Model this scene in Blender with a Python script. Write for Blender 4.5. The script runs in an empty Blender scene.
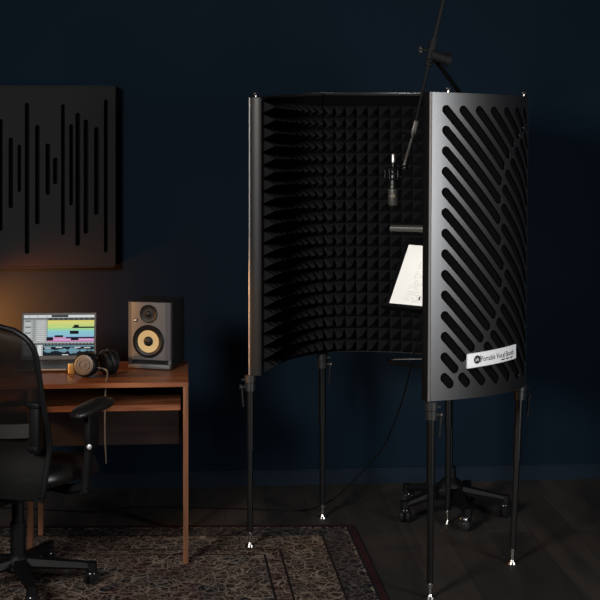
import bpy, bmesh, math, random
import numpy as np
from mathutils import Vector, Matrix
random.seed(4)
R = math.radians
SC = bpy.context.scene
COL = SC.collection

# ------------------------------------------------------------------ camera
EYE = 1.93
cd = bpy.data.cameras.new('camera'); cam = bpy.data.objects.new('camera', cd); COL.objects.link(cam)
cam.location = (0, 0, EYE); cam.rotation_euler = (R(90), 0, 0)
cd.sensor_width = 36; cd.lens = 90.0; cd.shift_y = -207/600; cd.clip_start = .05
SC.camera = cam
# ------------------------------------------------------------------ light
w = bpy.data.worlds.new('world'); SC.world = w; w.use_nodes = True
w.node_tree.nodes['Background'].inputs[0].default_value = (.35, .5, .8, 1)
w.node_tree.nodes['Background'].inputs[1].default_value = .012
def area(name, loc, target, size, energy, col, spread=180):
    l = bpy.data.lights.new(name, 'AREA'); l.shape = 'RECTANGLE'; l.size, l.size_y = size
    l.energy = energy; l.color = col; l.spread = R(spread)
    o = bpy.data.objects.new(name, l); COL.objects.link(o); o.location = loc
    o.rotation_euler = (Vector(target) - Vector(loc)).to_track_quat('-Z', 'Y').to_euler(); return o
area('key_softbox', (2.95, 3.35, 1.5), (.45, 5.75, 1.40), (.8, 1.5), 32, (.97, .98, 1), 100)
area('fill_softbox', (-2.5, 1.3, 2.8), (.1, 6.3, 1.25), (1.1, 1.1), 52, (1, .95, .90), 70)
pl = bpy.data.lights.new('warm_lamp', 'SPOT'); pl.spot_size = R(42); pl.spot_blend = .8; pl.energy = 125; pl.color = (1, .50, .18); pl.shadow_soft_size = .07
po = bpy.data.objects.new('warm_lamp', pl); COL.objects.link(po); po.location = (-2.1, 5.72, 1.12); po.rotation_euler = (Vector((-.90, 6.28, .76)) - po.location).to_track_quat('-Z', 'Y').to_euler()
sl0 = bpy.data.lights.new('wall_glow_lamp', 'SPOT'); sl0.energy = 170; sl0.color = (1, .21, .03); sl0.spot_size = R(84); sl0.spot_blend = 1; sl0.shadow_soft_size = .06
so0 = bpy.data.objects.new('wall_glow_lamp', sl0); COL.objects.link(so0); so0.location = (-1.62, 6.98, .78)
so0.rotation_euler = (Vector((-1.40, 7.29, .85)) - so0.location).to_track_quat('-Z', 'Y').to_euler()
SC.view_settings.view_transform = 'Standard'; SC.view_settings.look = 'None'
SC.view_settings.exposure = 0; SC.view_settings.gamma = 1; SC.view_settings.use_curve_mapping = False

# ------------------------------------------------------------------ materials
def mat(name, col, rough=.5, metal=0, noise=0, nscale=40, bump=0, spec=.5, coat=0, alpha=1):
    m = bpy.data.materials.new(name); m.use_nodes = True; nt = m.node_tree; b = nt.nodes['Principled BSDF']
    b.inputs['Base Color'].default_value = (*col, 1); b.inputs['Roughness'].default_value = rough
    b.inputs['Metallic'].default_value = metal; b.inputs['Specular IOR Level'].default_value = spec
    b.inputs['Coat Weight'].default_value = coat; b.inputs['Alpha'].default_value = alpha
    tc = nt.nodes.new('ShaderNodeTexCoord'); n = nt.nodes.new('ShaderNodeTexNoise')
    n.inputs['Scale'].default_value = nscale; n.inputs['Detail'].default_value = 4
    nt.links.new(tc.outputs['Object'], n.inputs['Vector'])
    k = noise or .08
    r = nt.nodes.new('ShaderNodeMapRange'); r.inputs['To Min'].default_value = 1 - k; r.inputs['To Max'].default_value = 1 + k
    nt.links.new(n.outputs['Fac'], r.inputs['Value'])
    mx = nt.nodes.new('ShaderNodeVectorMath'); mx.operation = 'SCALE'; mx.inputs[0].default_value = col
    nt.links.new(r.outputs[0], mx.inputs['Scale']); nt.links.new(mx.outputs[0], b.inputs['Base Color'])
    if bump:
        bp = nt.nodes.new('ShaderNodeBump'); bp.inputs['Strength'].default_value = bump; bp.inputs['Distance'].default_value = .002
        nt.links.new(n.outputs['Fac'], bp.inputs['Height']); nt.links.new(bp.outputs[0], b.inputs['Normal'])
    return m
def emit(name, col, s):
    m = bpy.data.materials.new(name); m.use_nodes = True; b = m.node_tree.nodes['Principled BSDF']
    b.inputs['Base Color'].default_value = (.005, .005, .005, 1); b.inputs['Roughness'].default_value = .8; b.inputs['Specular IOR Level'].default_value = .02
    b.inputs['Emission Color'].default_value = (*col, 1); b.inputs['Emission Strength'].default_value = s
    return m
def wood(name, c1, c2, axis_scale, rough=.45, planks=None):
    m = bpy.data.materials.new(name); m.use_nodes = True; nt = m.node_tree; b = nt.nodes['Principled BSDF']
    L = nt.links.new; N = nt.nodes.new
    tc = N('ShaderNodeTexCoord'); mp = N('ShaderNodeMapping'); mp.inputs['Scale'].default_value = axis_scale
    L(tc.outputs['Object'], mp.inputs['Vector'])
    n1 = N('ShaderNodeTexNoise'); n1.inputs['Scale'].default_value = 1; n1.inputs['Detail'].default_value = 6; n1.inputs['Distortion'].default_value = .6
    L(mp.outputs[0], n1.inputs['Vector'])
    cr = N('ShaderNodeValToRGB'); cr.color_ramp.elements[0].position = .34; cr.color_ramp.elements[1].position = .68
    cr.color_ramp.elements[0].color = (*c1, 1); cr.color_ramp.elements[1].color = (*c2, 1)
    L(n1.outputs['Fac'], cr.inputs[0]); out = cr.outputs[0]
    if planks:
        bt = N('ShaderNodeTexBrick'); bt.inputs['Scale'].default_value = 1; bt.offset = .37
        bt.inputs['Brick Width'].default_value = planks[0]; bt.inputs['Row Height'].default_value = planks[1]
        bt.inputs['Mortar Size'].default_value = .0022; bt.inputs['Mortar Smooth'].default_value = .3
        bt.inputs['Color1'].default_value = (.55, .55, .55, 1); bt.inputs['Color2'].default_value = (1.25, 1.2, 1.15, 1); bt.inputs['Mortar'].default_value = (.25, .25, .25, 1)
        rt = N('ShaderNodeMapping'); rt.inputs['Rotation'].default_value = (0, 0, R(90))
        L(tc.outputs['Object'], rt.inputs['Vector']); L(rt.outputs[0], bt.inputs['Vector'])
        mu = N('ShaderNodeMix'); mu.data_type = 'RGBA'; mu.blend_type = 'MULTIPLY'; mu.inputs['Factor'].default_value = 1
        L(out, mu.inputs['A']); L(bt.outputs['Color'], mu.inputs['B']); out = mu.outputs['Result']
    L(out, b.inputs['Base Color']); b.inputs['Roughness'].default_value = rough
    bp = N('ShaderNodeBump'); bp.inputs['Strength'].default_value = .15; bp.inputs['Distance'].default_value = .002
    L(n1.outputs['Fac'], bp.inputs['Height']); L(bp.outputs[0], b.inputs['Normal'])
    return m
M = {}
M['wall'] = mat('navy_paint', (.0026, .0080, .0150), .85, noise=.06, nscale=3, bump=.05, spec=.08)
M['base'] = mat('navy_trim_paint', (.0026, .0080, .0160), .6, spec=.15)
M['floor'] = wood('dark_oak_planks', (.010, .008, .007), (.027, .022, .018), (9, 1.1, 9), .65, (1.4, .19))
M['walnut'] = wood('walnut_veneer', (.075, .024, .009), (.20, .070, .026), (2.2, 30, 30), .42)
M['walnut_leg'] = wood('walnut_upright', (.08, .032, .015), (.17, .07, .032), (30, 30, 2.2), .42)
M['shell'] = mat('black_powder_coat', (.005, .005, .0055), .36, .0, nscale=600, bump=.02, spec=1)
M['cap'] = mat('black_anodised_edge', (.0042, .004, .0042), .4, 0, spec=.3)
M['silver'] = mat('silver_edge', (.45, .42, .40), .35, .9)
M['rim'] = mat('matt_black_rim', (.004, .004, .0045), .7, spec=.3)
M['matt'] = mat('matt_black_tube', (.0035, .0035, .004), .7, spec=.2)
M['shaded_walnut'] = wood('shaded_walnut_panel', (.010, .004, .002), (.022, .008, .004), (2.2, 30, 30), .9)  # walnut with the shade under the desktop painted into its colour
M['lining'] = mat('black_lining_cloth', (.0022, .0022, .0026), 1, nscale=900, bump=.3, spec=.05)
M['foam'] = mat('charcoal_foam', (.0085, .0085, .010), 1, noise=.25, nscale=500, bump=.5, spec=.1)
M['blackmetal'] = mat('satin_black_metal', (.0032, .0032, .0034), .34, spec=.35)
M['clamp'] = mat('graphite_clamp', (.022, .021, .02), .38, .3)
M['chrome'] = mat('chrome', (.42, .40, .38), .25, 1)
M['plate'] = mat('brushed_aluminium_plate', (.85, .85, .85), .4, .35)
M['ink'] = mat('black_print', (.006, .006, .007), .5)
M['white_ink'] = mat('white_print', (.75, .75, .75), .5)
M['paper'] = mat('white_paper', (.86, .87, .84), .9, noise=.02)
M['print'] = mat('grey_print', (.50, .50, .50), .9)
M['plastic'] = mat('black_plastic', (.0032, .0032, .0036), .5, spec=.18)
M['rubber'] = mat('glossy_black_plastic', (.008, .008, .009), .16, spec=.7)
M['leather'] = mat('black_leather', (.006, .0055, .005), .38, nscale=120, bump=.25)
M['spk'] = mat('satin_charcoal_baffle', (.044, .041, .042), .4, nscale=300, bump=.05)
M['spkbox'] = mat('matt_black_vinyl', (.003, .003, .0035), .6, spec=.3)
M['cone'] = mat('woven_yellow_cone', (.29, .235, .115), .55, noise=.15, nscale=200)
M['alu'] = mat('space_grey_aluminium', (.06, .058, .062), .4, .7)
M['lightalu'] = mat('bright_aluminium', (.6, .58, .56), .35, .8)
M['key'] = mat('black_keys', (.01, .01, .011), .5)
M['gold'] = mat('brushed_gold', (.75, .48, .17), .38, .8)
M['headgrey'] = mat('bronze_grille', (.075, .065, .055), .45, .4, noise=.3, nscale=220)
M['cable'] = mat('black_cable', (.002, .002, .0022), .9, spec=.1)
M['cable_grey'] = mat('grey_cable', (.09, .08, .07), .4)
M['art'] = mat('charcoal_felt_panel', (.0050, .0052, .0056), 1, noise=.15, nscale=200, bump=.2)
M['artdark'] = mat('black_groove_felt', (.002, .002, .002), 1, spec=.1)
M['led_off'] = mat('grey_lamp_body', (.10, .095, .09), .45, .4)
M['led'] = emit('warm_white_led', (1, .98, .96), 12)
M['chairmesh'] = None
def chair_mesh_material():
    m = bpy.data.materials.new('black_chair_mesh'); m.use_nodes = True; nt = m.node_tree; b = nt.nodes['Principled BSDF']
    L = nt.links.new; N = nt.nodes.new
    b.inputs['Base Color'].default_value = (.0025, .0025, .0025, 1); b.inputs['Roughness'].default_value = .55; b.inputs['Specular IOR Level'].default_value = .1
    tc = N('ShaderNodeTexCoord'); wv = N('ShaderNodeTexChecker'); wv.inputs['Scale'].default_value = 420
    L(tc.outputs['Object'], wv.inputs['Vector'])
    mr = N('ShaderNodeMapRange'); mr.inputs['To Min'].default_value = .80; mr.inputs['To Max'].default_value = 1
    L(wv.outputs['Fac'], mr.inputs['Value']); L(mr.outputs[0], b.inputs['Alpha'])
    return m
M['chairmesh'] = chair_mesh_material()
def rug_material():
    m = bpy.data.materials.new('persian_rug_pile'); m.use_nodes = True; nt = m.node_tree; b = nt.nodes['Principled BSDF']
    L = nt.links.new; N = nt.nodes.new
    def math_(op, a, c=None):
        n = N('ShaderNodeMath'); n.operation = op
        for i, v in enumerate((a, c)):
            if v is None: continue
            if isinstance(v, (int, float)): n.inputs[i].default_value = v
            else: L(v, n.inputs[i])
        return n.outputs[0]
    def mixc(f, a, c):
        n = N('ShaderNodeMix'); n.data_type = 'RGBA'; L(f, n.inputs['Factor'])
        for k, v in (('A', a), ('B', c)):
            if isinstance(v, tuple): n.inputs[k].default_value = (*v, 1)
            else: L(v, n.inputs[k])
        return n.outputs['Result']
    tc = N('ShaderNodeTexCoord'); sx = N('ShaderNodeSeparateXYZ'); L(tc.outputs['Object'], sx.inputs[0])
    dist = math_('MINIMUM', math_('SUBTRACT', math_('MULTIPLY', sx.outputs[1], -.085), sx.outputs[0]), math_('MULTIPLY', sx.outputs[1], -1))
    nz = N('ShaderNodeTexNoise'); nz.inputs['Scale'].default_value = 9; nz.inputs['Detail'].default_value = 3; L(tc.outputs['Object'], nz.inputs['Vector'])
    vm = N('ShaderNodeVectorMath'); vm.operation = 'MULTIPLY_ADD'; L(nz.outputs['Color'], vm.inputs[0]); vm.inputs[1].default_value = (.09, .09, 0); L(tc.outputs['Object'], vm.inputs[2])
    vo = N('ShaderNodeTexVoronoi'); vo.inputs['Scale'].default_value = 20; vo.feature = 'DISTANCE_TO_EDGE'; L(vm.outputs[0], vo.inputs['Vector'])
    v2 = N('ShaderNodeTexVoronoi'); v2.inputs['Scale'].default_value = 30; L(vm.outputs[0], v2.inputs['Vector'])
    ring = math_('SINE', math_('MULTIPLY', v2.outputs['Distance'], 16.0))
    v3 = N('ShaderNodeTexVoronoi'); v3.inputs['Scale'].default_value = 8; L(tc.outputs['Object'], v3.inputs['Vector'])
    big = math_('GREATER_THAN', math_('SINE', math_('MULTIPLY', v3.outputs['Distance'], 20.0)), .55)
    lines = math_('LESS_THAN', vo.outputs['Distance'], .045)
    spots = math_('GREATER_THAN', ring, .80)
    pat = math_('MAXIMUM', math_('MAXIMUM', lines, math_('MULTIPLY', spots, .8)), math_('MULTIPLY', big, .22))
    maroon = (.026, .008, .008); navy = (.006, .006, .009); cream = (.20, .158, .125); brown = (.022, .012, .009)
    v4 = N('ShaderNodeTexVoronoi'); v4.inputs['Scale'].default_value = 11; L(tc.outputs['Object'], v4.inputs['Vector'])
    sp = N('ShaderNodeSeparateColor'); L(v4.outputs['Color'], sp.inputs[0])
    grd_field = mixc(math_('GREATER_THAN', sp.outputs[0], .5), maroon, brown)
    grd_field = mixc(math_('GREATER_THAN', sp.outputs[1], .72), grd_field, navy)
    # border bands by distance from the edge
    def band(lo, hi): return math_('MULTIPLY', math_('GREATER_THAN', dist, lo), math_('LESS_THAN', dist, hi))
    c = grd_field
    c = mixc(band(.36, .43), c, maroon)
    c = mixc(band(.16, .36), c, brown)
    c = mixc(band(.03, .16), c, navy)
    c = mixc(band(-1, .03), c, (.020, .006, .007))
    fade = N('ShaderNodeTexNoise'); fade.inputs['Scale'].default_value = 5; L(tc.outputs['Object'], fade.inputs['Vector'])
    amt = math_('MULTIPLY', pat, math_('MULTIPLY', fade.outputs['Fac'], 1.6))
    amt = math_('MULTIPLY', amt, math_('GREATER_THAN', dist, .04))
    navyb = math_('SUBTRACT', 1, math_('MULTIPLY', band(.05, .16), .55))
    c = mixc(math_('MULTIPLY', amt, navyb), c, cream)
    g1 = math_('MAXIMUM', band(.155, .165), math_('MAXIMUM', band(.355, .365), band(.425, .435)))
    c = mixc(g1, c, (.008, .005, .006))
    L(c, b.inputs['Base Color']); b.inputs['Roughness'].default_value = 1; b.inputs['Specular IOR Level'].default_value = .1
    n5 = N('ShaderNodeTexNoise'); n5.inputs['Scale'].default_value = 350; L(tc.outputs['Object'], n5.inputs['Vector'])
    bp = N('ShaderNodeBump'); bp.inputs['Strength'].default_value = .6; bp.inputs['Distance'].default_value = .004
    L(n5.outputs['Fac'], bp.inputs['Height']); L(bp.outputs[0], b.inputs['Normal'])
    return m
M['rug'] = rug_material()

# ------------------------------------------------------------------ helpers
class MB:
    def __init__(s): s.bm = bmesh.new(); s.mi = 0
    def _new(s, ret):
        fs = set()
        for v in ret: fs.update(v.link_faces)
        for f in fs: f.material_index = s.mi
        return s
    def box(s, lo, hi, bev=0, mtx=None):
        lo, hi = Vector(lo), Vector(hi); c = (lo + hi)/2; d = hi - lo
        m = Matrix.Translation(c) @ Matrix.Diagonal((*d, 1))
        r = bmesh.ops.create_cube(s.bm, size=1, matrix=m)['verts']
        if bev:
            es = list({e for v in r for e in v.link_edges})
            b = bmesh.ops.bevel(s.bm, geom=es, offset=bev, segments=3, profile=.5, affect='EDGES')
            r = list({v for f in b['faces'] for v in f.verts} | {v for v in r if v.is_valid})
            # collect the whole island
            seen = set(r); st = list(r)
            while st:
                v = st.pop()
                for e in v.link_edges:
                    o = e.other_vert(v)
                    if o not in seen: seen.add(o); st.append(o)
            r = list(seen)
        if mtx is not None: bmesh.ops.transform(s.bm, matrix=mtx, verts=r)
        return s._new(r)
    def cyl(s, p0, p1, r0, r1=None, seg=20, cap=True):
        p0, p1 = Vector(p0), Vector(p1); d = p1 - p0
        m = Matrix.Translation((p0 + p1)/2) @ d.to_track_quat('Z', 'Y').to_matrix().to_4x4()
        r = bmesh.ops.create_cone(s.bm, cap_ends=cap, cap_tris=False, segments=seg, radius1=r0, radius2=r0 if r1 is None else r1, depth=d.length, matrix=m)['verts']
        return s._new(r)
    def sph(s, c, r, sc=(1, 1, 1), seg=16):
        m = Matrix.Translation(c) @ Matrix.Diagonal((*sc, 1))
        return s._new(bmesh.ops.create_uvsphere(s.bm, u_segments=seg, v_segments=seg//2 + 2, radius=r, matrix=m)['verts'])
    def tube(s, pts, r, seg=10, closed=False):
        pts = [Vector(p) for p in pts]; n = len(pts); rings = []
        up = None
        for i, p in enumerate(pts):
            a = pts[i-1] if (i or closed) else p; b = pts[(i+1) % n] if (i < n-1 or closed) else p
            t = (b - a).normalized()
            if up is None:
                up = Vector((0, 0, 1)) if abs(t.z) < .9 else Vector((1, 0, 0))
            x = up - t*up.dot(t); x.normalize(); up = x; y = t.cross(x)
            rr = r[i] if isinstance(r, (list, tuple)) else r
            rings.append([s.bm.verts.new(p + (x*math.cos(2*math.pi*k/seg) + y*math.sin(2*math.pi*k/seg))*rr) for k in range(seg)])
        for i in range(n if closed else n-1):
            A, B = rings[i], rings[(i+1) % n]
            for k in range(seg):
                f = s.bm.faces.new((A[k], A[(k+1) % seg], B[(k+1) % seg], B[k])); f.material_index = s.mi
        if not closed:
            for A in (rings[0][::-1], rings[-1]):
                f = s.bm.faces.new(A); f.material_index = s.mi
        return s
    def lathe(s, prof, origin, axis, seg=32):
        """prof: list of (radius, height along axis)"""
        q = Vector(axis).to_track_quat('Z', 'Y').to_matrix().to_4x4(); m = Matrix.Translation(origin) @ q; rings = []
        for r, h in prof:
            if r < 1e-6: rings.append([s.bm.verts.new(m @ Vector((0, 0, h)))])
            else: rings.append([s.bm.verts.new(m @ Vector((r*math.cos(2*math.pi*k/seg), r*math.sin(2*math.pi*k/seg), h))) for k in range(seg)])
        for A, B in zip(rings, rings[1:]):
            for k in range(seg):
                k2 = (k+1) % seg
                vs = [A[k % len(A)], A[k2 % len(A)], B[k2 % len(B)], B[k % len(B)]]
                u = []
                for v in vs:
                    if v not in u: u.append(v)
                if len(u) > 2:
                    f = s.bm.faces.new(u); f.material_index = s.mi
        return s
    def quad(s, *p):
        f = s.bm.faces.new([s.bm.verts.new(q) for q in p]); f.material_index = s.mi; return s
    def grid(s, fn, nu, nv):
        V = [[s.bm.verts.new(fn(i/nu, j/nv)) for j in range(nv+1)] for i in range(nu+1)]
        for i in range(nu):
            for j in range(nv):
                f = s.bm.faces.new((V[i][j], V[i+1][j], V[i+1][j+1], V[i][j+1])); f.material_index = s.mi
        return s
    def build(s, name, mats, parent=None, smooth=True, ang=35, mtx=None):
        if mtx is not None: bmesh.ops.transform(s.bm, matrix=mtx, verts=s.bm.verts)
        bmesh.ops.recalc_face_normals(s.bm, faces=s.bm.faces)
        me = bpy.data.meshes.new(name)
        if smooth:
            for f in s.bm.faces: f.smooth = True
            for e in s.bm.edges:
                if len(e.link_faces) == 2 and e.calc_face_angle(0) > R(ang): e.smooth = False
        s.bm.to_mesh(me); s.bm.free()
        for m in (mats if isinstance(mats, (list, tuple)) else [mats]): me.materials.append(m)
        o = bpy.data.objects.new(name, me); COL.objects.link(o)
        if parent: o.parent = parent
        return o
def tag(o, label, cat, group=None):
    o['label'] = label; o['category'] = cat
    if group: o['group'] = group
    return o
def thing(name, label, cat, loc=(0, 0, 0), rz=0, group=None):
    o = bpy.data.objects.new(name, None); COL.objects.link(o); o.empty_display_size = .1
    o.location = loc; o.rotation_euler = (0, 0, rz); return tag(o, label, cat, group)
def struct(o): o['kind'] = 'structure'; return o
def bez(pts, n=10):
    """Catmull-Rom through points"""
    P = [Vector(p) for p in pts]; P = [P[0]*2 - P[1]] + P + [P[-1]*2 - P[-2]]; out = []
    for i in range(1, len(P)-2):
        for k in range(n):
            t = k/n; a, b, c, d = P[i-1:i+3]
            out.append(.5*((2*b) + (c-a)*t + (2*a-5*b+4*c-d)*t*t + (3*b-a-3*c+d)*t**3))
    out.append(P[-2]); return out
def polyfill(outer, holes, name='fill'):
    cu = bpy.data.curves.new(name, 'CURVE'); cu.dimensions = '2D'; cu.fill_mode = 'BOTH'
    for loop in [outer] + holes:
        sp = cu.splines.new('POLY'); sp.points.add(len(loop)-1); sp.use_cyclic_u = True
        for p, q in zip(sp.points, loop): p.co = (q[0], q[1], 0, 1)
    o = bpy.data.objects.new(name, cu); COL.objects.link(o)
    dg = bpy.context.evaluated_depsgraph_get(); me = bpy.data.meshes.new_from_object(o.evaluated_get(dg))
    bm = bmesh.new(); bm.from_mesh(me); bpy.data.meshes.remove(me); bpy.data.objects.remove(o); bpy.data.curves.remove(cu)
    bmesh.ops.remove_doubles(bm, verts=bm.verts, dist=1e-6)
    return bm
def stadium(a, b, r, n=7):
    a, b = Vector((a[0], a[1])), Vector((b[0], b[1])); d = (b - a)
    t = math.atan2(d.y, d.x); L = []
    for k in range(n+1):
        an = t + math.pi/2 + math.pi*k/n; L.append((a.x + r*math.cos(an), a.y + r*math.sin(an)))
    for k in range(n+1):
        an = t - math.pi/2 + math.pi*k/n; L.append((b.x + r*math.cos(an), b.y + r*math.sin(an)))
    return L
def textmesh(txt, size, align='LEFT'):
    cu = bpy.data.curves.new('txt', 'FONT'); cu.body = txt; cu.size = size; cu.align_x = align; cu.resolution_u = 4
    o = bpy.data.objects.new('txt', cu); COL.objects.link(o)
    dg = bpy.context.evaluated_depsgraph_get(); me = bpy.data.meshes.new_from_object(o.evaluated_get(dg))
    bm = bmesh.new(); bm.from_mesh(me); bpy.data.meshes.remove(me); bpy.data.objects.remove(o); bpy.data.curves.remove(cu)
    return bm

# ------------------------------------------------------------------ the room
ROT = R(4.5)
WALL_Y = 7.40
RUG_T = .008
m = MB(); m.box((-4, -6.4, -.1), (4, .12, 0)); o = struct(m.build('floor', M['floor'], smooth=False)); o.location = (0, WALL_Y, 0); o.rotation_euler.z = ROT
m = MB(); m.box((-4, 0, 0), (4, .12, 3.0)); o = struct(m.build('wall_back', M['wall'], smooth=False)); o.location = (0, WALL_Y, 0); o.rotation_euler.z = ROT
m = MB(); m.box((-4, -.014, 0), (4, 0, .068)); m.box((-4, -.010, .068), (4, 0, .076)); o = struct(m.build('baseboard_back', M['base'], smooth=False)); o.location = (0, WALL_Y, 0); o.rotation_euler.z = ROT

# ------------------------------------------------------------------ vocal booth
BX, BY = .36, 6.28
nodes = np.array([(-.213, 6.39), (.085, 6.83), (.68, 6.745), (.945, 6.20), (.502, 5.72)])
def nat_spline(t, y):
    n = len(t); h = np.diff(t); A = np.zeros((n, n)); b = np.zeros(n); A[0, 0] = A[-1, -1] = 1
    for i in range(1, n-1):
        A[i, i-1] = h[i-1]; A[i, i] = 2*(h[i-1]+h[i]); A[i, i+1] = h[i]
        b[i] = 6*((y[i+1]-y[i])/h[i] - (y[i]-y[i-1])/h[i-1])
    # ends keep the curvature of their neighbours
    A[0, 1] = -.8; A[-1, -2] = -.8
    s = np.linalg.solve(A, b)
    def f(x):
        i = np.clip(np.searchsorted(t, x) - 1, 0, n-2); d = t[i+1]-t[i]; a = (t[i+1]-x)/d; c = (x-t[i])/d
        return a*y[i] + c*y[i+1] + ((a**3-a)*s[i] + (c**3-c)*s[i+1])*d*d/6
    return f
tt = np.concatenate([[0], np.cumsum(np.linalg.norm(np.diff(nodes, axis=0), axis=1))])
fx, fy = nat_spline(tt, nodes[:, 0]), nat_spline(tt, nodes[:, 1])
T = np.linspace(0, tt[-1], 1200); CX, CY = fx(T), fy(T)
AL = np.concatenate([[0], np.cumsum(np.hypot(np.diff(CX), np.diff(CY)))])
nodeS = [float(np.interp(t, T, AL)) for t in tt]; SMAX = nodeS[-1]
DZ = [-.020, .002, 0, -.016, .004]; LEAN = [0, 0, .006, .012, .008]
PTOP, PH = EYE, 1.18
def bp(s, off, z):
    """arc length from the left end, inward offset, height -> booth-local point"""
    q = min(max(s, 1e-4), SMAX-1e-4); x = np.interp(q, AL, CX); y = np.interp(q, AL, CY); e = .002
    dx = np.interp(min(q+e, SMAX), AL, CX) - np.interp(max(q-e, 0), AL, CX); dy = np.interp(min(q+e, SMAX), AL, CY) - np.interp(max(q-e, 0), AL, CY)
    l = math.hypot(dx, dy); dx, dy = dx/l, dy/l
    x += dx*(s-q); y += dy*(s-q)
    nx, ny = dy, -dx                      # inward
    x += nx*off; y += ny*off
    x -= np.interp(q, nodeS, LEAN)*(PTOP - z)/1.18 if z < PTOP else 0
    return Vector((x - BX, y - BY, z + np.interp(q, nodeS, DZ)*min(1, z/.3)))
booth = thing('vocal_booth', 'tall black curved vocal booth lined with pyramid foam, standing on five thin legs', 'vocal booth', (BX, BY, 0))
BRK = [(0, .66), (.06, .62), (.12, .56), (.20, .43), (.32, .345), (.45, .335), (.59, .34), (.69, .36), (.82, .34), (.88, .315), (.96, .255), (1.03, .165), (1.10, .105), (1.2, .05)]
def brk(v): return float(np.interp(v, [b[0] for b in BRK], [b[1] for b in BRK]))
def panel_slots(W):
    p, r, mu, vt, vb = .079, .0185, .062, .066, 1.118
    g = .0175; H = []
    for k in range(-8, 14):
        u0, v0 = (mu, vt + p*k) if k >= 0 else (mu - p*k, vt)
        tmax = min(W - mu - u0, vb - v0)
        if tmax < .01: continue
        ts = np.linspace(0, tmax, 300); cuts = []
        sg = [(u0+t) - brk(v0+t)*W/.66 for t in ts]
        for i in range(299):
            if sg[i]*sg[i+1] < 0: cuts.append(ts[i])
        a = 0; segs = []
        for c in cuts: segs.append((a, c-g)); a = c+g
        segs.append((a, tmax))
        for a, b in segs:
            if b - a > .012: H.append(((u0+a, v0+a), (u0+b, v0+b)))
    return H, r
def make_panel(i):
    s0, s1 = nodeS[i]+.003, nodeS[i+1]-.003; W = s1 - s0
    H, r = panel_slots(W)
    outer = [(0, 0), (W, 0), (W, PH), (0, PH)]
    bm = polyfill(outer, [stadium(a, b, r) for a, b in H])
    n = int(W/.013)
    for k in range(1, n):
        bmesh.ops.bisect_plane(bm, geom=bm.verts[:]+bm.edges[:]+bm.faces[:], plane_co=(W*k/n, 0, 0), plane_no=(1, 0, 0))
    # u runs from the right-hand end seen from outside the booth: slots fall away from the leading edge
    base = list(bm.faces)
    ret = bmesh.ops.extrude_face_region(bm, geom=base)
    top = {v for v in ret['geom'] if isinstance(v, bmesh.types.BMVert)}
    for v in bm.verts:
        off = .004 if v in top else 0
        v.co = bp(s1 - v.co.x, off, PTOP - v.co.y)
    q = MB(); q.bm.free(); q.bm = bm
    po = q.build('panel', M['shell'], booth, ang=30)
    # top and bottom flanges and the cloth behind the slots
    nn = 40
    for z0, z1 in ((PTOP-.002, PTOP-.012), (PTOP-PH+.012, PTOP-PH+.002)):
        q = MB()
        for a, b in ((.0045, .05),):
            def ring(u, v):
                c = [(a, z0), (b, z0), (b, z1), (a, z1), (a, z0)][int(round(v*4))]
                return bp(s0 + u*W, c[0], c[1])
            q.grid(ring, nn, 4)
        q.build('flange', M['rim'], po)
    q = MB(); q.grid(lambda u, v: bp(s0-.003+u*(W+.006), .010, PTOP-.0122-(PH-.0244)*v), nn, 1)
    q.grid(lambda u, v: bp(s0+u*W, .043, PTOP-.014-(PH-.028)*v), nn, 1); q.build('lining', M['lining'], po)
    # pyramid foam
    def ztop(s): return PTOP - .012 - .05*min(1, max(0, (s-.02)/max(nodeS[1]-.02, .01)))
    nx, nz = round(W/.056), 21
    q = MB(); B = [[None]*(nz+1) for _ in range(nx+1)]
    fp = lambda s, j, off: bp(s, off, ztop(s) + (PTOP-PH+.004-ztop(s))*j/nz)
    # foam stays clear of the two open ends
    f0 = s0 + (.012 if i == 0 else 0); f1 = s1 - (.012 if i == 3 else 0)
    for a in range(nx+1):
        for j in range(nz+1): B[a][j] = q.bm.verts.new(fp(f0+(f1-f0)*a/nx, j, .046))
    for a in range(nx):
        for j in range(nz):
            c = q.bm.verts.new(fp(f0+(f1-f0)*(a+.5)/nx, j+.5, .100))
            L = (B[a][j], B[a+1][j], B[a+1][j+1], B[a][j+1])
            for k in range(4): q.bm.faces.new((L[k], L[(k+1) % 4], c))
    q.build('foam_lining', M['foam'], po, smooth=False)
for i in range(4): make_panel(i)
def end_cap(s, sgn):
    q = MB()
    prof = [(-.004, .004), (-.002, .0), (.006, .0), (.0085, .004), (.0085, .046), (.006, .052), (-.004, .052)]
    def f(u, v):
        ds, off = prof[int(round(v*(len(prof)-1)))]
        return bp(s + sgn*ds, off, PTOP + .001 - (PH+.002)*u)
    q.grid(f, 12, len(prof)-1)
    for z in (PTOP+.001, PTOP-PH-.001):
        fc = q.bm.faces.new([q.bm.verts.new(bp(s+sgn*d, o, z)) for d, o in prof])
    bmesh.ops.remove_doubles(q.bm, verts=q.bm.verts, dist=1e-5)
    c = q.build('end_cap', M['cap'], booth)
    q = MB(); q.tube([bp(s+sgn*.005, -.001, PTOP-PH*k/12) for k in range(13)], .0042, 10)
    e = q.build('edge_strip', M['silver'], c); e['label'] = 'thin silver strip along the outer edge'
end_cap(0, -1); end_cap(SMAX, 1)
FOOT = [.012, 0, 0, 0, 0]
legS = [.012, nodeS[1]+.01, nodeS[2]+.004, nodeS[3], SMAX-.012]
LOFF = [-.002, .02, .018, .022, .008]
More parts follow.
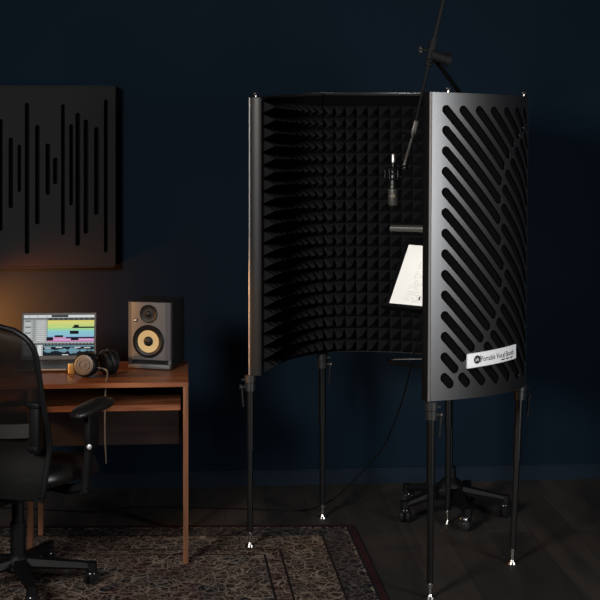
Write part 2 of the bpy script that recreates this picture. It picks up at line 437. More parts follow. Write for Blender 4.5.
for i, s in enumerate(legS):
    fz = RUG_T if i in (0,) else 0
    t = bp(s, LOFF[i], PTOP-PH-.002); b = bp(s, LOFF[i], 0); b.z = fz
    if i == 3: b.x -= .034; b.y -= .05
    if i == 0: b.y -= .04
    d = (t-b).normalized(); at = lambda z: b + d*((z-b.z)/d.z)
    q = MB(); q.cyl(at(fz+.06), at(t.z-.30), .0128, seg=20); q.cyl(at(t.z-.31), at(t.z), .0165, seg=20)
    q.cyl(at(t.z-.315), at(t.z-.30), .0175, seg=20)
    lg = q.build('leg', M['blackmetal'], booth)
    q = MB(); q.cyl(at(fz), at(fz+.008), .021, .019, 24); q.cyl(at(fz+.008), at(fz+.016), .012, .009, 20); q.cyl(at(fz+.016), at(fz+.062), .0075, seg=16); q.cyl(at(fz+.046), at(fz+.056), .0115, seg=6)
    q.build('foot', M['chrome'], lg)['label'] = 'chrome screw foot'
    q = MB(); q.cyl(at(t.z-.032), at(t.z-.002), .025, seg=24); q.cyl(at(t.z-.068), at(t.z-.035), .023, seg=24)
    out = Vector((1, -.25, 0)) if i in (3, 4, 2, 1) else Vector((-1, -.3, 0)); out.normalize()
    c = at(t.z-.05); q.cyl(c+out*.015, c+out*.040, .006, seg=10); q.cyl(c+out*.038, c+out*.046, .011, seg=12)
    c2 = at(t.z-.02); q.cyl(c2+out*.015, c2+out*.038, .005, seg=10)
    q.build('leg_clamp', M['clamp'], lg)
    q = MB(); q.tube(bez([c+out*.036, c+out*.036+Vector((0, 0, -.03)), c+out*.031+Vector((0, 0, -.085))], 5), [.006]*11, 8)
    q.build('lever', M['blackmetal'], lg)
def thumb(s, off=.026):
    p = bp(s, off, PTOP); q = MB(); q.cyl(p, p+Vector((0, 0, .012)), .005, seg=12); q.lathe([(0, .010), (.013, .010), (.0145, .014), (.013, .019), (0, .021)], p, (0, 0, 1), 20)
    q.build('thumb_screw', M['chrome'], booth)
for s in (.018, SMAX-.085, nodeS[3]-.01): thumb(s, .02)
# name plate on the outside of the front panel
def s_at_px(px):
    best = None
    for k in range(300):
        s = nodeS[3] + (SMAX-nodeS[3])*k/299; p = bp(s, -.006, .89); X, Y = p.x+BX, p.y+BY
        d = abs(300 + 1500*X/Y - px)
        if best is None or d < best[0]: best = (d, s)
    return best[1]
sl, sr = s_at_px(467), s_at_px(515.5); PZ, PHH = PTOP-1.036, .0285
TILT = lambda u: .015*u
q = MB()
def pf(u, v):
    c = [(-.0055, -1), (-.0075, -.93), (-.0075, .93), (-.0055, 1), (-.001, 1), (-.001, -1), (-.0055, -1)][int(round(v*6))]
    return bp(sl+(sr-sl)*u, c[0], PZ+PHH*c[1]+TILT(u))
q.grid(pf, 40, 6)
for sx in (sl, sr):
    q.quad(*[bp(sx, a, PZ+PHH*b+TILT(0 if sx == sl else 1)) for a, b in ((-.0075, -.93), (-.0075, .93), (-.001, .93), (-.001, -.93))])
plate = q.build('name_plate', M['plate'], booth); plate['label'] = 'silver curved name plate with black lettering'
LW = sl - sr
def on_plate(bm, u0, z0, name, mt, off=-.0082):
    for v in bm.verts: v.co = bp(sl - (u0 + v.co.x), off, PZ + z0 + v.co.y + TILT((u0 + v.co.x)/LW))
    q = MB(); q.bm.free(); q.bm = bm; return q.build(name, mt, plate, smooth=False)
def fit(bm, w):
    xs = [v.co.x for v in bm.verts]; k = w/(max(xs)-min(xs)); x0 = min(xs)
    for v in bm.verts: v.co.x = (v.co.x-x0)*k
    return bm
U = lambda px: sl - s_at_px(px)
on_plate(fit(textmesh('Portable Vocal Booth', .030), U(513.2)-U(481)), U(481), -.008, 'lettering', M['ink'])
bar_bm = polyfill([(0, -.012), (.0018, -.012), (.0018, .019), (0, .019)], []); on_plate(bar_bm, U(480), 0, 'lettering', M['ink'])
cr_ = U(477)-U(474.2)+.003
cbm = polyfill([(cr_*math.cos(a*math.pi/16), .0165*math.sin(a*math.pi/16)) for a in range(32)], [])
on_plate(cbm, U(477), .002, 'emblem', M['ink'])
on_plate(fit(textmesh('IA', .017), cr_*.95), U(477)-cr_*.5, -.004, 'emblem_letters', M['white_ink'], -.0090)
q = MB()
for k in range(14):
    if k in (4, 9): continue
    u0 = U(501)+(U(512.5)-U(501))*k/14; u1 = u0+(U(512.5)-U(501))/18
    q.quad(*[bp(sl-a, -.0082, PZ+b+TILT(a/LW)) for a, b in ((u0, -.019), (u1, -.019), (u1, -.0145 + .0012*(k % 2)), (u0, -.0145 + .0012*(k % 2)))])
q.build('small_print', M['ink'], plate, smooth=False)

# ------------------------------------------------------------------ boom stand, microphone, cables
HX, HY = .688, 6.86
stand = thing('boom_stand', 'black rolling boom stand behind the booth, its arm reaching down over the top edge', 'microphone stand', (HX, HY, 0))
q = MB(); q.lathe([(0, .085), (.05, .085), (.062, .10), (.062, .135), (.045, .16), (.026, .175), (.026, .22), (0, .22)], (0, 0, 0), (0, 0, 1), 28); q.build('hub', M['plastic'], stand)
for k in range(5):
    a = R(-78 + 72*k); dx, dy = math.cos(a), math.sin(a); d = Vector((dx, dy, 0)); n = Vector((-dy, dx, 0))
    q = MB()
    def arm(u, v):
        wv = .030 - .010*u; c = [(-1, 0), (-.8, 1), (.8, 1), (1, 0), (.8, -1), (-.8, -1), (-1, 0)][int(round(v*6))]
        p = d*(.05+.20*u) + n*(wv*c[0]); p.z = .118 - .035*u + c[1]*(.020-.008*u); return p
    q.grid(arm, 8, 6); e = d*.25; q.cyl(e+Vector((0, 0, .062)), e+Vector((0, 0, .098)), .02, seg=16)
    ar = q.build('base_arm', M['plastic'], stand)
    q = MB(); q.cyl(e+Vector((0, 0, .05)), e+Vector((0, 0, .075)), .007, seg=10)
    f = Vector((math.cos(a+.9), math.sin(a+.9), 0)); g = Vector((-f.y, f.x, 0)); c = e - f*.012 + Vector((0, 0, .030))
    for sg in (-1, 1):
        q.lathe([(0, 0), (.022, 0), (.030, .004), (.030, .016), (.022, .020), (0, .020)], c + g*(sg*.014) - g*.010, g, 24)
    q.cyl(c-g*.03, c+g*.03, .006, seg=10)
    q.sph(c+Vector((0, 0, .024)), .024, (1, 1, .7), 16)
    q.build('caster', M['rubber'], ar)
L = lambda x, y, z: Vector((x-HX, y-HY, z))
q = MB(); q.tube(bez([L(HX, HY, .2), L(HX, HY, .7), L(HX, HY, 1.15), L(.74, 6.93, 1.55), L(.79, 6.95, 1.86)], 8), .0125, 12); q.build('pole', M['blackmetal'], stand)
q = MB(); CL = Vector((.555, 6.36, 2.10)); PE = Vector((.79, 6.95, 1.86))
q.tube([L(*PE), L(*(PE + (CL-PE)*.5)), L(.578, 6.40, 2.072)], .0105, 12); q.sph(L(*PE), .02); q.build('strut', M['matt'], stand)
A0, A1 = Vector((.645, 6.36, 2.48)), Vector((.482, 6.30, 1.785))
q = MB(); q.tube([L(*A0), L(*CL)], .0085, 12); q.tube([L(*CL), L(*A1)], .0065, 12); q.build('boom_arm', M['matt'], stand)
q = MB(); dA = (A0-A1).normalized()
q.cyl(L(*(CL-dA*.055)), L(*(CL+dA*.06)), .017, seg=20)
q.cyl(L(CL.x, CL.y, CL.z-.005), L(CL.x+.075, CL.y+.01, CL.z-.030), .024, seg=20); q.cyl(L(CL.x+.062, CL.y+.01, CL.z-.026), L(CL.x+.085, CL.y+.01, CL.z-.033), .029, seg=20)
q.cyl(L(CL.x-.035, CL.y-.01, CL.z+.012), L(CL.x-.01, CL.y, CL.z+.012), .008, seg=12)
q.cyl(L(CL.x-.012, CL.y-.012, CL.z-.035), L(CL.x+.005, CL.y-.022, CL.z-.035), .012, seg=12)
jc = q.build('boom_joint', M['matt'], stand)
q = MB()
for k in range(5):
    a = 2*math.pi*k/5; q.sph(L(CL.x-.045, CL.y-.01+.012*math.cos(a), CL.z+.012+.012*math.sin(a)), .009, seg=10)
q.cyl(L(CL.x-.053, CL.y-.01, CL.z+.012), L(CL.x-.035, CL.y-.01, CL.z+.012), .012, seg=14); q.build('knob', M['clamp'], jc)
# arm end, swivel and shock mount
MX, MY = .387, 6.22
q = MB(); q.box((-.010, -.012, -.03), (.010, .012, .03), .004, Matrix.Translation(L(*A1)) @ Matrix.Rotation(R(14), 4, 'Y'))
q.tube(bez([L(*A1), L(.462, 6.27, 1.72), L(.440, 6.23, 1.655), L(.430, 6.22, 1.622)], 6), .006, 10); q.build('swivel', M['led_off'], stand)
SM = Vector((MX, MY, 1.60))
q = MB(); ring = lambda z, r: [L(MX+r*math.cos(2*math.pi*k/28), MY+r*math.sin(2*math.pi*k/28), z) for k in range(28)]
q.tube(ring(1.615, .034), .0045, 8, True); q.tube(ring(1.575, .034), .0045, 8, True); q.tube(ring(1.595, .026), .004, 8, True)
for k in range(6):
    a = 2*math.pi*k/6; q.cyl(L(MX+.034*math.cos(a), MY+.034*math.sin(a), 1.575), L(MX+.034*math.cos(a), MY+.034*math.sin(a), 1.615), .003, seg=8)
    q.cyl(L(MX+.034*math.cos(a), MY+.034*math.sin(a), 1.605), L(MX+.024*math.cos(a+.5), MY+.024*math.sin(a+.5), 1.595), .0018, seg=6)
q.cyl(L(.415, MY, 1.605), L(.434, MY, 1.618), .010, seg=12); q.sph(L(.436, MY, 1.620), .013, seg=12)
q.build('shock_mount', M['blackmetal'], stand)
mic = thing('microphone', 'small black microphone hanging upside down inside the booth', 'microphone', (MX, MY, 1.462)); mic.scale = (1, 1, .88)
q = MB(); q.lathe([(0, .205), (.009, .205), (.0095, .185), (.017, .182), (.0215, .176), (.0225, .165), (.0225, .098), (.0235, .096), (.0235, .086), (.021, .084), (.021, .0795)], (0, 0, 0), (0, 0, 1), 32); q.build('body', M['blackmetal'], mic)
q = MB(); q.lathe([(.0215, .082), (.0225, .078), (.0225, .012), (.0205, .004), (.014, 0), (0, -.001)], (0, 0, 0), (0, 0, 1), 32); q.build('grille', mat('dark_mesh_grille', (.05, .048, .045), .5, .5, noise=.5, nscale=700), mic)
q = MB(); q.lathe([(0, .003), (.010, .0025), (.0125, .0005), (.0125, -.002)], (-.004, -.0225, .048), (-.15, -1, 0), 24); cpo = q.build('capsule', mat('dull_gold_capsule', (.10, .085, .065), .5, .4), mic); cpo['label'] = 'round dull gold capsule'
q = MB(); q.lathe([(0, .245), (.006, .245), (.0085, .24), (.0085, .206), (0, .206)], (0, 0, 0), (0, 0, 1), 18); q.build('connector', M['lightalu'], mic)
q = MB(); q.tube(bez([(MX, MY, 1.680), (MX+.008, MY, 1.72), (MX+.03, MY+.02, 1.76), (MX+.07, MY+.05, 1.75), (MX+.14, MY+.10, 1.66), (MX+.20, MY+.14, 1.50), (MX+.19, MY+.30, 1.1), (.50, 6.55, .80), (.46, 6.72, .56), (.40, 6.80, .37), (.35, 6.84, .277), (.26, 6.86, .172), (.137, 6.89, .055), (0, 6.918, .0035), (-.2, 6.94, .0035), (-.465, 6.968, .0035), (-.80, 6.97, .0035), (-.93, 6.90, .0035), (-1.15, 6.93, .0035), (-1.6, 7.0, .0035)], 10), .0035, 8)
tag(q.build('audio_cable', M['cable']), 'thin black cable hanging below the booth and snaking along the floor by the wall', 'cable')

# ------------------------------------------------------------------ music stand, sheet, light
PX, PY, PZ0 = .455, 6.10, 1.076
ms = thing('music_stand', 'black music stand inside the booth holding a white page', 'music stand', (PX, PY, PZ0), 0)
TM = Matrix.Rotation(R(-36), 4, 'Z') @ Matrix.Rotation(R(-34), 4, 'X')   # local x right, z up along the desk, -y the face
q = MB(); q.box((-.125, .001, -.035), (.22, .004, .30), .001); q.box((-.125, -.035, -.040), (.22, .004, -.035), .001); q.box((-.125, -.036, -.040), (.22, -.034, -.026)); q.build('rest', M['blackmetal'], ms, mtx=TM)
G = lambda x, y, z: Vector((x-PX, y-PY, z-PZ0))
q = MB(); pc = TM @ Vector((.03, .01, 0)); q.tube(bez([TM @ Vector((.03, .014, .07)), pc, G(.515, 6.10, .94), G(.517, 6.10, .83)], 8), .0065, 10)
q.tube([TM @ Vector((-.02, .012, .06)), TM @ Vector((.10, .012, .06))], .009, 10); q.build('pole', M['blackmetal'], ms)
q = MB(); q.tube(bez([G(.535, 5.86, .842), G(.50, 5.93, .842), G(.385, 6.10, .832), G(.366, 6.13, .828), G(.385, 6.145, .838), G(.53, 6.10, .848), G(.57, 6.05, .848)], 6), .0065, 10)
q.cyl(G(.517, 6.105, .815), G(.517, 6.105, .87), .012, seg=14)
q.cyl(G(.535, 5.77, .842), G(.535, 5.87, .842), .012, seg=14); q.build('bracket', M['blackmetal'], ms)
q = MB(); sh = thing('sheet_music', 'white printed page resting on the music stand', 'paper', (PX, PY, PZ0))
q = MB(); q.box((-.105, -.0012, -.034), (.105, -.0004, .263)); q.mi = 1
random.seed(7)
q.box((-.01, -.0017, .206), (.035, -.0013, .2095))
for r_ in range(26):
    z = .185 - r_*.0072; x = -.02 - .001*r_
    if r_ in (5, 11, 18): continue
    while x < .09:
        wl = random.uniform(.004, .014)
        if random.random() < .75: q.box((x, -.0017, z), (x+wl, -.0013, z+.0016))
        x += wl + .004
pg = q.build('page', [M['paper'], M['print']], sh, smooth=False, mtx=TM)
lt = thing('stand_light', 'slim grey lamp bar with gooseneck above the page in the booth', 'lamp', (PX, PY, PZ0))
LC = Vector((.395, 6.02, 1.371))
q = MB(); TL = Matrix.Translation(G(.455, 6.03, 1.385)) @ Matrix.Rotation(R(-14), 4, 'Z') @ Matrix.Rotation(R(16), 4, 'X')
q.box((-.095, -.014, -.010), (.16, .014, .010), .004); q.build('lamp_head', M['led_off'], lt, mtx=TL)
q = MB(); q.box((-.085, .002, -.0125), (.15, .013, -.0095)); q.build('led_strip', M['led'], lt, mtx=TL)
q = MB(); q.tube(bez([G(.50, 6.03, 1.38), G(.53, 6.06, 1.42), G(.575, 6.10, 1.40), TM @ Vector((.16, .008, .315)), TM @ Vector((.15, .008, .28))], 7), .004, 8); q.build('gooseneck', M['blackmetal'], lt)
q = MB(); q.box((.13, -.006, .27), (.17, .014, .312), .003); q.build('clip', M['plastic'], lt, mtx=TM)

# ------------------------------------------------------------------ wall panel
AX = -.897
aw = thing('acoustic_wall_panel', 'square charcoal wall panel carved with vertical slots of uneven length', 'wall panel', (AX, WALL_Y + AX*math.tan(ROT) - .0035, 1.096), ROT)
AWW, AH, AT = .88, .862, .085
sl_ = [(14.7, 140, 210), (23, 147, 194), (30.5, 106, 255), (40.5, 128, 226), (50.7, 146, 197), (58, 160, 186.5), (65.5, 107.5, 236.6), (73.5, 127, 207.5), (80, 116, 247.5), (88, 122.5, 235.5), (98.3, 130, 217), (107.5, 103, 254),
       (5, 122, 232), (-4, 151, 190), (-13, 112, 244), (-22, 134, 214), (-32, 150, 196), (-42, 118, 230)]
SCL = 204.5
holes = []
for x, y0, y1 in sl_:
    u = (x-117)/SCL; a = (267-y1)/SCL; b = (267-y0)/SCL; rr = .0095 if int(x) % 2 else .0115
    holes.append(stadium((u, a+rr), (u, b-rr), rr, 6))
bm = polyfill([(-AWW, 0), (-.012, 0), (-.012, AH), (-AWW, AH)], holes)
ret = bmesh.ops.extrude_face_region(bm, geom=list(bm.faces)); tp = {v for v in ret['geom'] if isinstance(v, bmesh.types.BMVert)}
for v in bm.verts: v.co = Vector((v.co.x, -AT + (.035 if v in tp else 0), v.co.y))
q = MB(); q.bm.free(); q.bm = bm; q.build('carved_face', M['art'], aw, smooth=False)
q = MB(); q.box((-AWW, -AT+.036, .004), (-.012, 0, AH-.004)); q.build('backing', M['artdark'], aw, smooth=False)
q = MB(); q.box((-.0115, -AT-.002, -.004), (0, 0, AH+.004), .002); q.box((-AWW-.012, -AT-.002, -.004), (-AWW-.0005, 0, AH+.004), .002)
q.box((-AWW, -AT-.002, AH+.0005), (-.0118, 0, AH+.008), .002); q.box((-AWW, -AT-.002, -.008), (-.0118, 0, -.0005), .002); q.build('frame', M['art'], aw, smooth=False)

# ------------------------------------------------------------------ rug
m = MB(); m.box((-2.3, -2.0, 0), (0, 0, RUG_T), .003)
for v in m.bm.verts: v.co.x -= .085*v.co.y
rug = m.build('rug', M['rug'], smooth=False)
rug.location = (.240, 6.685, 0); rug.rotation_euler.z = R(.8); tag(rug, 'dark red and cream patterned rug with a wide border on the wooden floor', 'rug')

# ------------------------------------------------------------------ desk
DX, DY = -.455, 6.12          # front right corner
DT = .750; DD = .50; DW = .86
desk = thing('writing_desk', 'narrow walnut desk with thin legs and an open shelf under its top', 'desk', (DX, DY, RUG_T), ROT)
dz = -RUG_T
q = MB(); q.box((-DW, 0, DT-.019+dz), (0, DD, DT+dz), .0015); q.build('desktop', M['walnut'], desk, smooth=False)
q = MB(); q.box((-DW+.02, .02, .632+dz), (-.032, DD-.03, .655+dz), .001); q.build('shelf', M['walnut'], desk, smooth=False)
q = MB(); q.box((-DW+.02, DD-.03, .39+dz), (-.023, DD-.015, DT-.019+dz)); q.build('back_panel', M['shaded_walnut'], desk, smooth=False)
for x0 in (-.0215, -.650):
    for y0 in (0.001, DD-.052):
        q = MB(); q.box((x0, y0, 0), (x0+.021, y0+.036, DT-.019+dz), .001); q.build('leg', M['walnut_leg'], desk, smooth=False)
for x0 in (-.0205, -.649):
    q = MB(); q.box((x0, .037, .632+dz), (x0+.019, DD-.052, DT-.0195+dz)); q.build('side_rail', M['walnut'], desk, smooth=False)

# ------------------------------------------------------------------ studio monitor
sp = thing('studio_monitor', 'black studio monitor speaker with a yellow cone on the right end of the desk', 'speaker', (-.645, 6.385, DT), R(-14))
SW, SH, SD = .19, .287, .215
q = MB(); q.box((-SW/2+.004, .02, .006), (SW/2-.004, SD, SH), .006); q.box((-.07, .05, 0), (.07, SD-.02, .008)); q.build('cabinet', M['spkbox'], sp)
q = MB()
def baffle(u, v):
    a = [(-.5, .016), (-.497, .011), (-.405, .0008), (-.395, 0), (.395, 0), (.405, .0008), (.497, .011), (.5, .016)][int(round(u*7))]
    return Vector((a[0]*SW, a[1], .044 + (SH-.044)*v))
q.grid(baffle, 7, 1); q.box((-SW/2, .0155, .044), (SW/2, .034, SH)); q.build('baffle', M['spk'], sp, ang=50)
q = MB(); q.box((-SW/2, .004, .005), (SW/2, .03, .024), .003); q.box((-SW/2, .016, .02), (-SW/2+.012, .03, .05)); q.box((SW/2-.012, .016, .02), (SW/2, .03, .05)); q.build('port_lip', M['spk'], sp)
q = MB(); q.box((-SW/2+.011, .02, .02), (SW/2-.011, .032, .048)); q.build('bass_port', M['ink'], sp, smooth=False)
wz = .123
q = MB(); q.lathe([(.070, -.001), (.070, .0035), (.067, .006), (.0655, .005)], (0, 0, wz), (0, -1, 0), 48); q.build('woofer_ring', M['plastic'], sp)
q = MB(); q.lathe([(.066, .001), (.060, .006), (.050, .003), (.046, .0015)], (0, 0, wz), (0, -1, 0), 48); wf = q.build('woofer', M['plastic'], sp)
q = MB(); q.lathe([(.0475, .0028), (.044, .0025), (.020, .0015)], (0, 0, wz), (0, -1, 0), 48); k = q.build('cone', M['cone'], wf); k['label'] = 'yellow woven cone'
q = MB(); q.lathe([(.021, .001), (.020, .004), (.014, .008), (.007, .0100), (0, .0105)], (0, 0, wz), (0, -1, 0), 32); q.build('dust_cap', M['plastic'], wf)
q = MB(); q.lathe([(.039, -.001), (.039, .003), (.037, .005), (.030, .0015), (.020, .0012), (.013, .002), (.012, .004), (.007, .0075), (0, .0085)], (.001, 0, .240), (0, -1, 0), 40); q.build('tweeter', M['plastic'], sp)
q = MB(); q.box((-.067, -.0025, .205), (-.049, .001, .218), .001); bd = q.build('badge', M['plastic'], sp)
q = MB(); q.box((-.0645, -.0032, .2085), (-.0535, -.002, .2150)); q.build('badge_mark', M['lightalu'], bd)

# ------------------------------------------------------------------ laptop
lp = thing('laptop', 'open dark grey laptop showing colourful audio tracks on the desk', 'laptop', (-1.056, 6.555, DT), R(3))
LWD = .327
q = MB(); q.box((-LWD/2, -.222, .002), (LWD/2, 0, .0145), .003); q.box((-.06, -.2232, .0105), (.06, -.2215, .0147)); q.build('base', M['alu'], lp)
q = MB()
for r_ in range(5):
    for c in range(14): q.box((-.137+c*.0197, -.035-.0185*r_-.016, .0143), (-.137+c*.0197+.0168, -.035-.0185*r_, .0158))
q.build('keyboard', M['key'], lp, smooth=False)
q = MB(); q.box((-.06, -.213, .0144), (.06, -.138, .0149)); q.build('trackpad', M['alu'], lp, smooth=False)
q = MB(); q.box((-.055, -.2236, .0095), (.055, -.2222, .0150)); q.build('notch_highlight', M['lightalu'], lp, smooth=False)  # bright metal strip paints the highlight along the front notch
TS = Matrix.Translation((0, 0, .013)) @ Matrix.Rotation(R(-12), 4, 'X')
SHH = .206
q = MB(); q.box((-LWD/2, 0, 0), (LWD/2, .006, SHH), .003); q.build('lid', M['alu'], lp, mtx=TS)
q = MB(); q.box((-LWD/2+.002, -.0006, .003), (LWD/2-.002, .001, SHH-.002)); q.build('bezel', M['key'], lp, mtx=TS, smooth=False)
# the screen: an audio editor drawn as flat lit shapes
cols = [('screen_dark', (.012, .03, .05)), ('screen_white', (.85, .88, .88)), ('screen_grey', (.36, .37, .38)), ('screen_midgrey', (.13, .14, .15)), ('screen_yellow', (.90, .86, .28)), ('screen_lime', (.72, .88, .30)), ('screen_green', (.50, .85, .42)), ('screen_teal', (.38, .80, .72)), ('screen_cyan', (.35, .72, .85)), ('screen_blue', (.38, .62, .88)), ('screen_pink', (.82, .38, .72)), ('screen_black', (.008, .009, .012)), ('screen_wave', (.30, .52, .62)), ('screen_line', (.6, .63, .62))]
SM_ = [emit(n, tuple(x**1.25 for x in c), .74) for n, c in cols]; IX = {n[7:]: i for i, (n, c) in enumerate(cols)}
sx0, sx1, sz0, sz1 = -LWD/2+.010, LWD/2-.010, .019, SHH-.011
q = MB()
def rct(u0, v0, u1, v1, c, d=0):
    q.mi = IX[c]; X = lambda u: sx0+(sx1-sx0)*u; Z = lambda v: sz1-(sz1-sz0)*v; y = -.0010 - .00012*d
    q.quad((X(u0), y, Z(v1)), (X(u1), y, Z(v1)), (X(u1), y, Z(v0)), (X(u0), y, Z(v0)))
rct(0, 0, 1, 1, 'dark'); rct(0, 0, 1, .065, 'white', 1); rct(.39, 0, .63, .055, 'midgrey', 2)
for k in range(8): rct(.41+k*.027, .012, .425+k*.027, .043, 'black', 3)
for k in (.06, .18, .31): rct(k, .02, k+.03, .045, 'line', 2)
rct(0, .065, 1, .125, 'midgrey', 1)
for k in range(36): rct(.34+k*.0183, .08, .345+k*.0183, .11, 'black' if k % 4 else 'line', 2)
rct(0, .125, .33, .66, 'line', 1); rct(0, .075, .33, .125, 'grey', 2)
for k in range(11):
    v = .135+k*.048; rct(.01, v+.03, .32, v+.037, 'grey', 2); rct(.02, v+.006, .10, v+.024, 'white' if k % 3 else 'midgrey', 3); rct(.19, v+.006, .30, v+.022, 'white', 3); rct(.125, v+.004, .165, v+.026, 'grey', 3)
bands = ['yellow', 'yellow', 'lime', 'lime', 'green', 'teal', 'cyan', 'cyan', 'blue']
for k, c in enumerate(bands):
    v = .13+k*.047; rct(.335, v, 1, v+.047, c, 1); rct(.335, v+.043, 1, v+.047, 'white', 2)
rct(.71, .245, .78, .30, 'black', 3); rct(.69, .29, 1, .325, 'black', 3); rct(.655, .39, .78, .47, 'black', 3)
rct(.335, .553, 1, .655, 'pink', 1); rct(.335, .60, 1, .61, 'white', 2); rct(.325, .545, .42, .63, 'black', 3); rct(.44, .50, .56, .55, 'black', 3); rct(.60, .545, 1, .58, 'black', 3); rct(.67, .545, .78, .625, 'black', 3)
rct(0, .66, 1, .69, 'line', 2); rct(0, .69, 1, .735, 'midgrey', 2)
for k in range(60): rct(.02+k*.0163, .70, .026+k*.0163, .725, 'line' if k % 3 else 'black', 3)
rct(.20, .735, .275, 1, 'white', 2)
for k in range(6): rct(.255, .76+.04*k, .272, .775+.04*k, 'black', 3)
rct(0, .735, .20, 1, 'grey', 2); rct(.28, .755, 1, .78, 'wave', 2)
random.seed(11)
for k in range(70):
    u = .285+k*.0102; e = abs(math.sin(k*.19)*math.cos(k*.071+.4)); a = (.012+.10*e)*random.uniform(.55, 1); rct(u, .87-a*.8, u+.0085, .87+a, 'wave', 3)
for u, v in ((.30, .80), (.46, .79), (.55, .97), (.72, .79), (.86, .80)): rct(u, v, u+.09, v+.02, 'white', 4)
q.build('screen', SM_, lp, mtx=TS, smooth=False)
gb = MB(); gb.box((-.0135, -.0135, 0), (.0135, .0135, .041), .002); g_ = gb.build('gold_box', M['gold']); g_.location = (-.962, 6.312, DT); g_.rotation_euler.z = R(6); tag(g_, 'small gold box standing between the laptop front and the headphones', 'box')

# ------------------------------------------------------------------ headphones
hp = thing('headphones', 'black headphones with bronze ear cups lying in front of the laptop', 'headphones', (-.885, 6.225, DT), 0)
def cup(c, ax, tilt, grey):
    ax = Vector(ax).normalized(); q = MB()
    q.lathe([(.018, .030), (.040, .030), (.047, .025), (.050, .015), (.050, .004), (.046, 0)], c, ax, 40)
    q.lathe([(.046, 0), (.049, -.006), (.048, -.018), (.040, -.024), (.026, -.020), (0, -.018)], c, ax, 40)
    cp = q.build('ear_cup', M['plastic'], hp)
    q = MB(); q.lathe([(.041, .0295), (.041, .0315), (.034, .0325), (.0335, .031), (.026, .031), (.025, .0335), (.019, .0335), (.018, .0315), (.010, .0315), (.0095, .0345), (0, .035)], c, ax, 40)
    q.build('cup_plate', M['headgrey'] if grey else M['plastic'], cp)
    return ax
C1, C2 = Vector((-.002, 0, .051)), Vector((.080, .055, .0505))
cup(C1, (-.22, -1, .18), 0, True); cup(C2, (.75, .55, .05), 0, False)
q = MB(); q.tube(bez([C1+Vector((.01, .03, .045)), (.0, .09, .075), (.02, .15, .055), (.06, .165, .05), (.095, .13, .07), C2+Vector((-.005, .01, .048))], 8), [.009]*41, 10); q.build('headband', M['leather'], hp)
for C, d in ((C1, Vector((.01, .03, .045))), (C2, Vector((-.005, .01, .048)))):
    q = MB(); q.tube(bez([C+Vector((.047, .005, 0)), C+Vector((.03, .012, .042)), C+d, C+Vector((-.03, .012, .042)), C+Vector((-.047, .005, 0))], 6), .0055, 8); q.build('yoke', M['plastic'], hp)
q = MB(); q.tube(bez([C1+Vector((.046, -.01, -.008)), C1+Vector((.075, -.02, -.012)), (.090, -.035, .03), (.093, -.075, .008), (.092, -.108, -.012), (.092, -.112, -.05), (.090, -.113, -.20), (.095, -.112, -.33)], 8), .0032, 8); q.build('cord', M['cable_grey'], hp)
q = MB(); q.cyl((.0925, -.112, -.005), (.092, -.112, -.028), .006, seg=12); q.build('cord_slider', M['plastic'], hp)

# ------------------------------------------------------------------ office chair
ch = thing('office_chair', 'black mesh office chair with padded armrest pulled up to the desk', 'chair', (-1.100, 5.85, RUG_T), R(-25))
# local: +y forward, +x the sitter's right
q = MB()
def bk(u, v):      # u across, v up
    z = .40 + .66*v; wd = .245*(1 - .10*abs(v-.45)**1.5*2) ; a = (u-.5)*2
    top = 0
    if v > .80: wd *= max(0, 1-((v-.80)/.2005)**3.0)**.48
    y = -.215 - .085*(v-.25)**2*1.0 - .03*v + .055*(a*a) + .03*math.exp(-((v-.30)/.16)**2)
    return Vector((a*wd, y, z))
q.grid(bk, 22, 36); bmesh.ops.remove_doubles(q.bm, verts=q.bm.verts, dist=1e-4); back = q.build('backrest', M['chairmesh'], ch, ang=80)
per = [bk(0, k/30) for k in range(31)] + [bk(1, 1-k/30) for k in range(31)]
q = MB(); pts = []
for p in per:
    if not pts or (p-pts[-1]).length > .004: pts.append(p)
q.tube(pts, .011, 10, True); q.build('back_frame', M['plastic'], ch)
q = MB()
def lum(u, v):
    a = (u-.5)*2; c = [(-.012, -1), (-.012, 1), (.0, 1), (.0, -1), (-.012, -1)][int(round(v*4))]; p = bk(.5+a*.46, .38)
    return Vector((p.x, p.y - .022 + c[0], .655 + .026*c[1] + .012*a*a))
q.grid(lum, 16, 4); q.build('lumbar_bar', M['clamp'], ch)
for sg in (-1, 1):
    q = MB(); p = bk(.5+sg*.44, .38); q.box((p.x-.020, p.y-.045, .58), (p.x+.020, p.y-.018, .76), .006); q.box((p.x-.028, p.y-.052, .75), (p.x+.026, p.y-.012, .772), .006); q.box((p.x-.022, p.y-.054, .590), (p.x+.022, p.y-.016, .610), .004); q.build('back_bracket', M['plastic'], ch)
q = MB()
def seat(u, v):
    th = v*2*math.pi; a = math.copysign(abs(math.cos(th))**.55, math.cos(th)); b = math.copysign(abs(math.sin(th))**.55, math.sin(th))
    pr = [(0, .50), (.70, .497), (.93, .487), (1, .462), (.99, .435), (.90, .415), (0, .41)][int(round(u*6))]
    x, y = a*.25*pr[0], b*.235*pr[0]+.06
    return Vector((x, y, pr[1] + (.012*abs(x/.25)**2 if pr[0] < .95 else 0) - (.03*max(0, (y-.15)/.1)**2 if y > .15 else 0)))
q.grid(seat, 6, 48); bmesh.ops.remove_doubles(q.bm, verts=q.bm.verts, dist=1e-4); q.build('seat', M['leather'], ch, ang=70)
q = MB(); q.box((-.10, -.14, .36), (.10, .12, .414), .012); q.box((-.045, -.27, .35), (.045, -.10, .385), .01)
q.tube(bez([(0, -.20, .365), (0, -.27, .385), (0, -.285, .47), (0, -.265, .60)], 6), .022, 10); q.cyl((.10, .03, .385), (.27, .05, .385), .007, seg=10); q.box((.255, .02, .377), (.30, .08, .393), .005); q.build('mechanism', M['plastic'], ch)
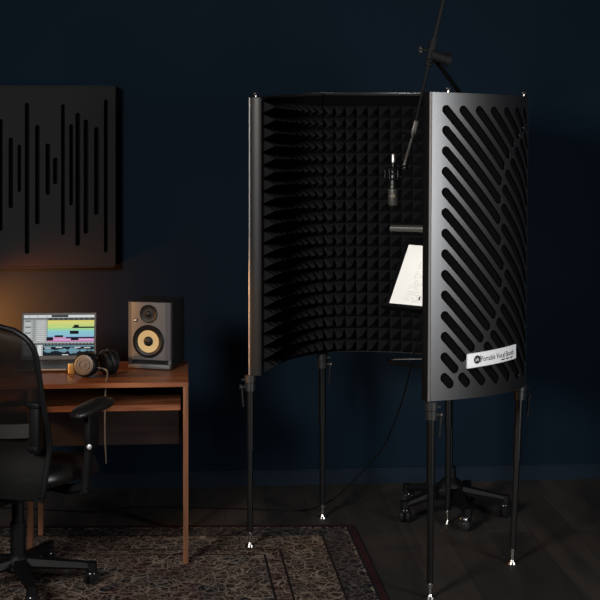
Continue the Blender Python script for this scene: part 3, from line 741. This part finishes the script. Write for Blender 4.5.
q = MB(); q.cyl((0, 0, .07), (0, 0, .25), .030, seg=24); q.cyl((0, 0, .25), (0, 0, .37), .024, seg=24); q.build('gas_column', M['plastic'], ch)
q = MB(); q.lathe([(0, .06), (.045, .06), (.052, .075), (.045, .11), (.032, .125), (0, .125)], (0, 0, 0), (0, 0, 1), 24); hb = q.build('base_hub', M['plastic'], ch)
for k in range(5):
    a = R(100 + 72*k); d = Vector((math.cos(a), math.sin(a), 0)); n = Vector((-d.y, d.x, 0)); q = MB()
    def arm2(u, v):
        c = [(-1, -.3), (-.7, 1), (.7, 1), (1, -.3), (.6, -1), (-.6, -1), (-1, -.3)][int(round(v*6))]
        p = d*(.035+.25*u) + n*((.030-.010*u)*c[0]); p.z = .092 - .018*u + c[1]*(.020-.006*u); return p
    q.grid(arm2, 8, 6); e = d*.285; q.cyl(e+Vector((0, 0, .058)), e+Vector((0, 0, .088)), .022, seg=14); ar = q.build('base_leg', M['plastic'], ch)
    q = MB(); f = Vector((math.cos(a+1.1), math.sin(a+1.1), 0)); g = Vector((-f.y, f.x, 0)); c = e + Vector((0, 0, .028))
    for sg in (-1, 1): q.lathe([(0, 0), (.021, 0), (.028, .004), (.028, .015), (.021, .019), (0, .019)], c + g*(sg*.013) - g*.0095, g, 20)
    q.cyl(c-g*.02, c+g*.02, .006, seg=8); q.cyl(c, c+Vector((0, 0, .035)), .008, seg=8); q.sph(c+Vector((0, 0, .016)), .026, (1, 1, .7), 14); q.build('caster', M['rubber'], ar)
for sg in (-1, 1):
    X = sg*.315
    q = MB(); q.tube(bez([(sg*.12, .03, .40), (sg*.22, .03, .395), (X, .03, .42)], 5), .02, 10)
    def post(u, v):
        th = v*2*math.pi; z = .395 + .29*u; t = 1 - .15*u
        return Vector((X - sg*.02*(1-u) + .014*math.cos(th)*t, .03 + .005*u + .030*math.sin(th)*t, z))
    q.grid(post, 8, 18); q.sph((X-sg*.02, .03, .398), .022, (.7, 1.3, 1), 14); q.box((X-.012, .0, .56), (X+.012, .075, .708), .005); ap = q.build('arm_post', M['plastic'], ch)
    q = MB(); q.lathe([(0, 0), (.010, 0), (.010, .008), (0, .010)], (X+sg*.010, .0, .575), (sg, -.5, 0), 14); q.build('arm_button', M['lightalu'], ap)
    q = MB()
    def pad(u, v):
        th = v*2*math.pi; a = math.copysign(abs(math.cos(th))**.75, math.cos(th)); b = math.copysign(abs(math.sin(th))**.75, math.sin(th))
        pr = [(0, .034), (.6, .033), (.88, .027), (1, .014), (.95, .003), (.8, 0), (0, 0)][int(round(u*6))]
        y = b*.13*pr[0]; return Vector((X - sg*.005 + a*(.046 + .006*b)*pr[0], .045 + y, .700 + pr[1] + .010*(y/.13)))
    q.grid(pad, 6, 40); bmesh.ops.remove_doubles(q.bm, verts=q.bm.verts, dist=1e-4); q.build('arm_pad', M['leather'], ch, ang=70)
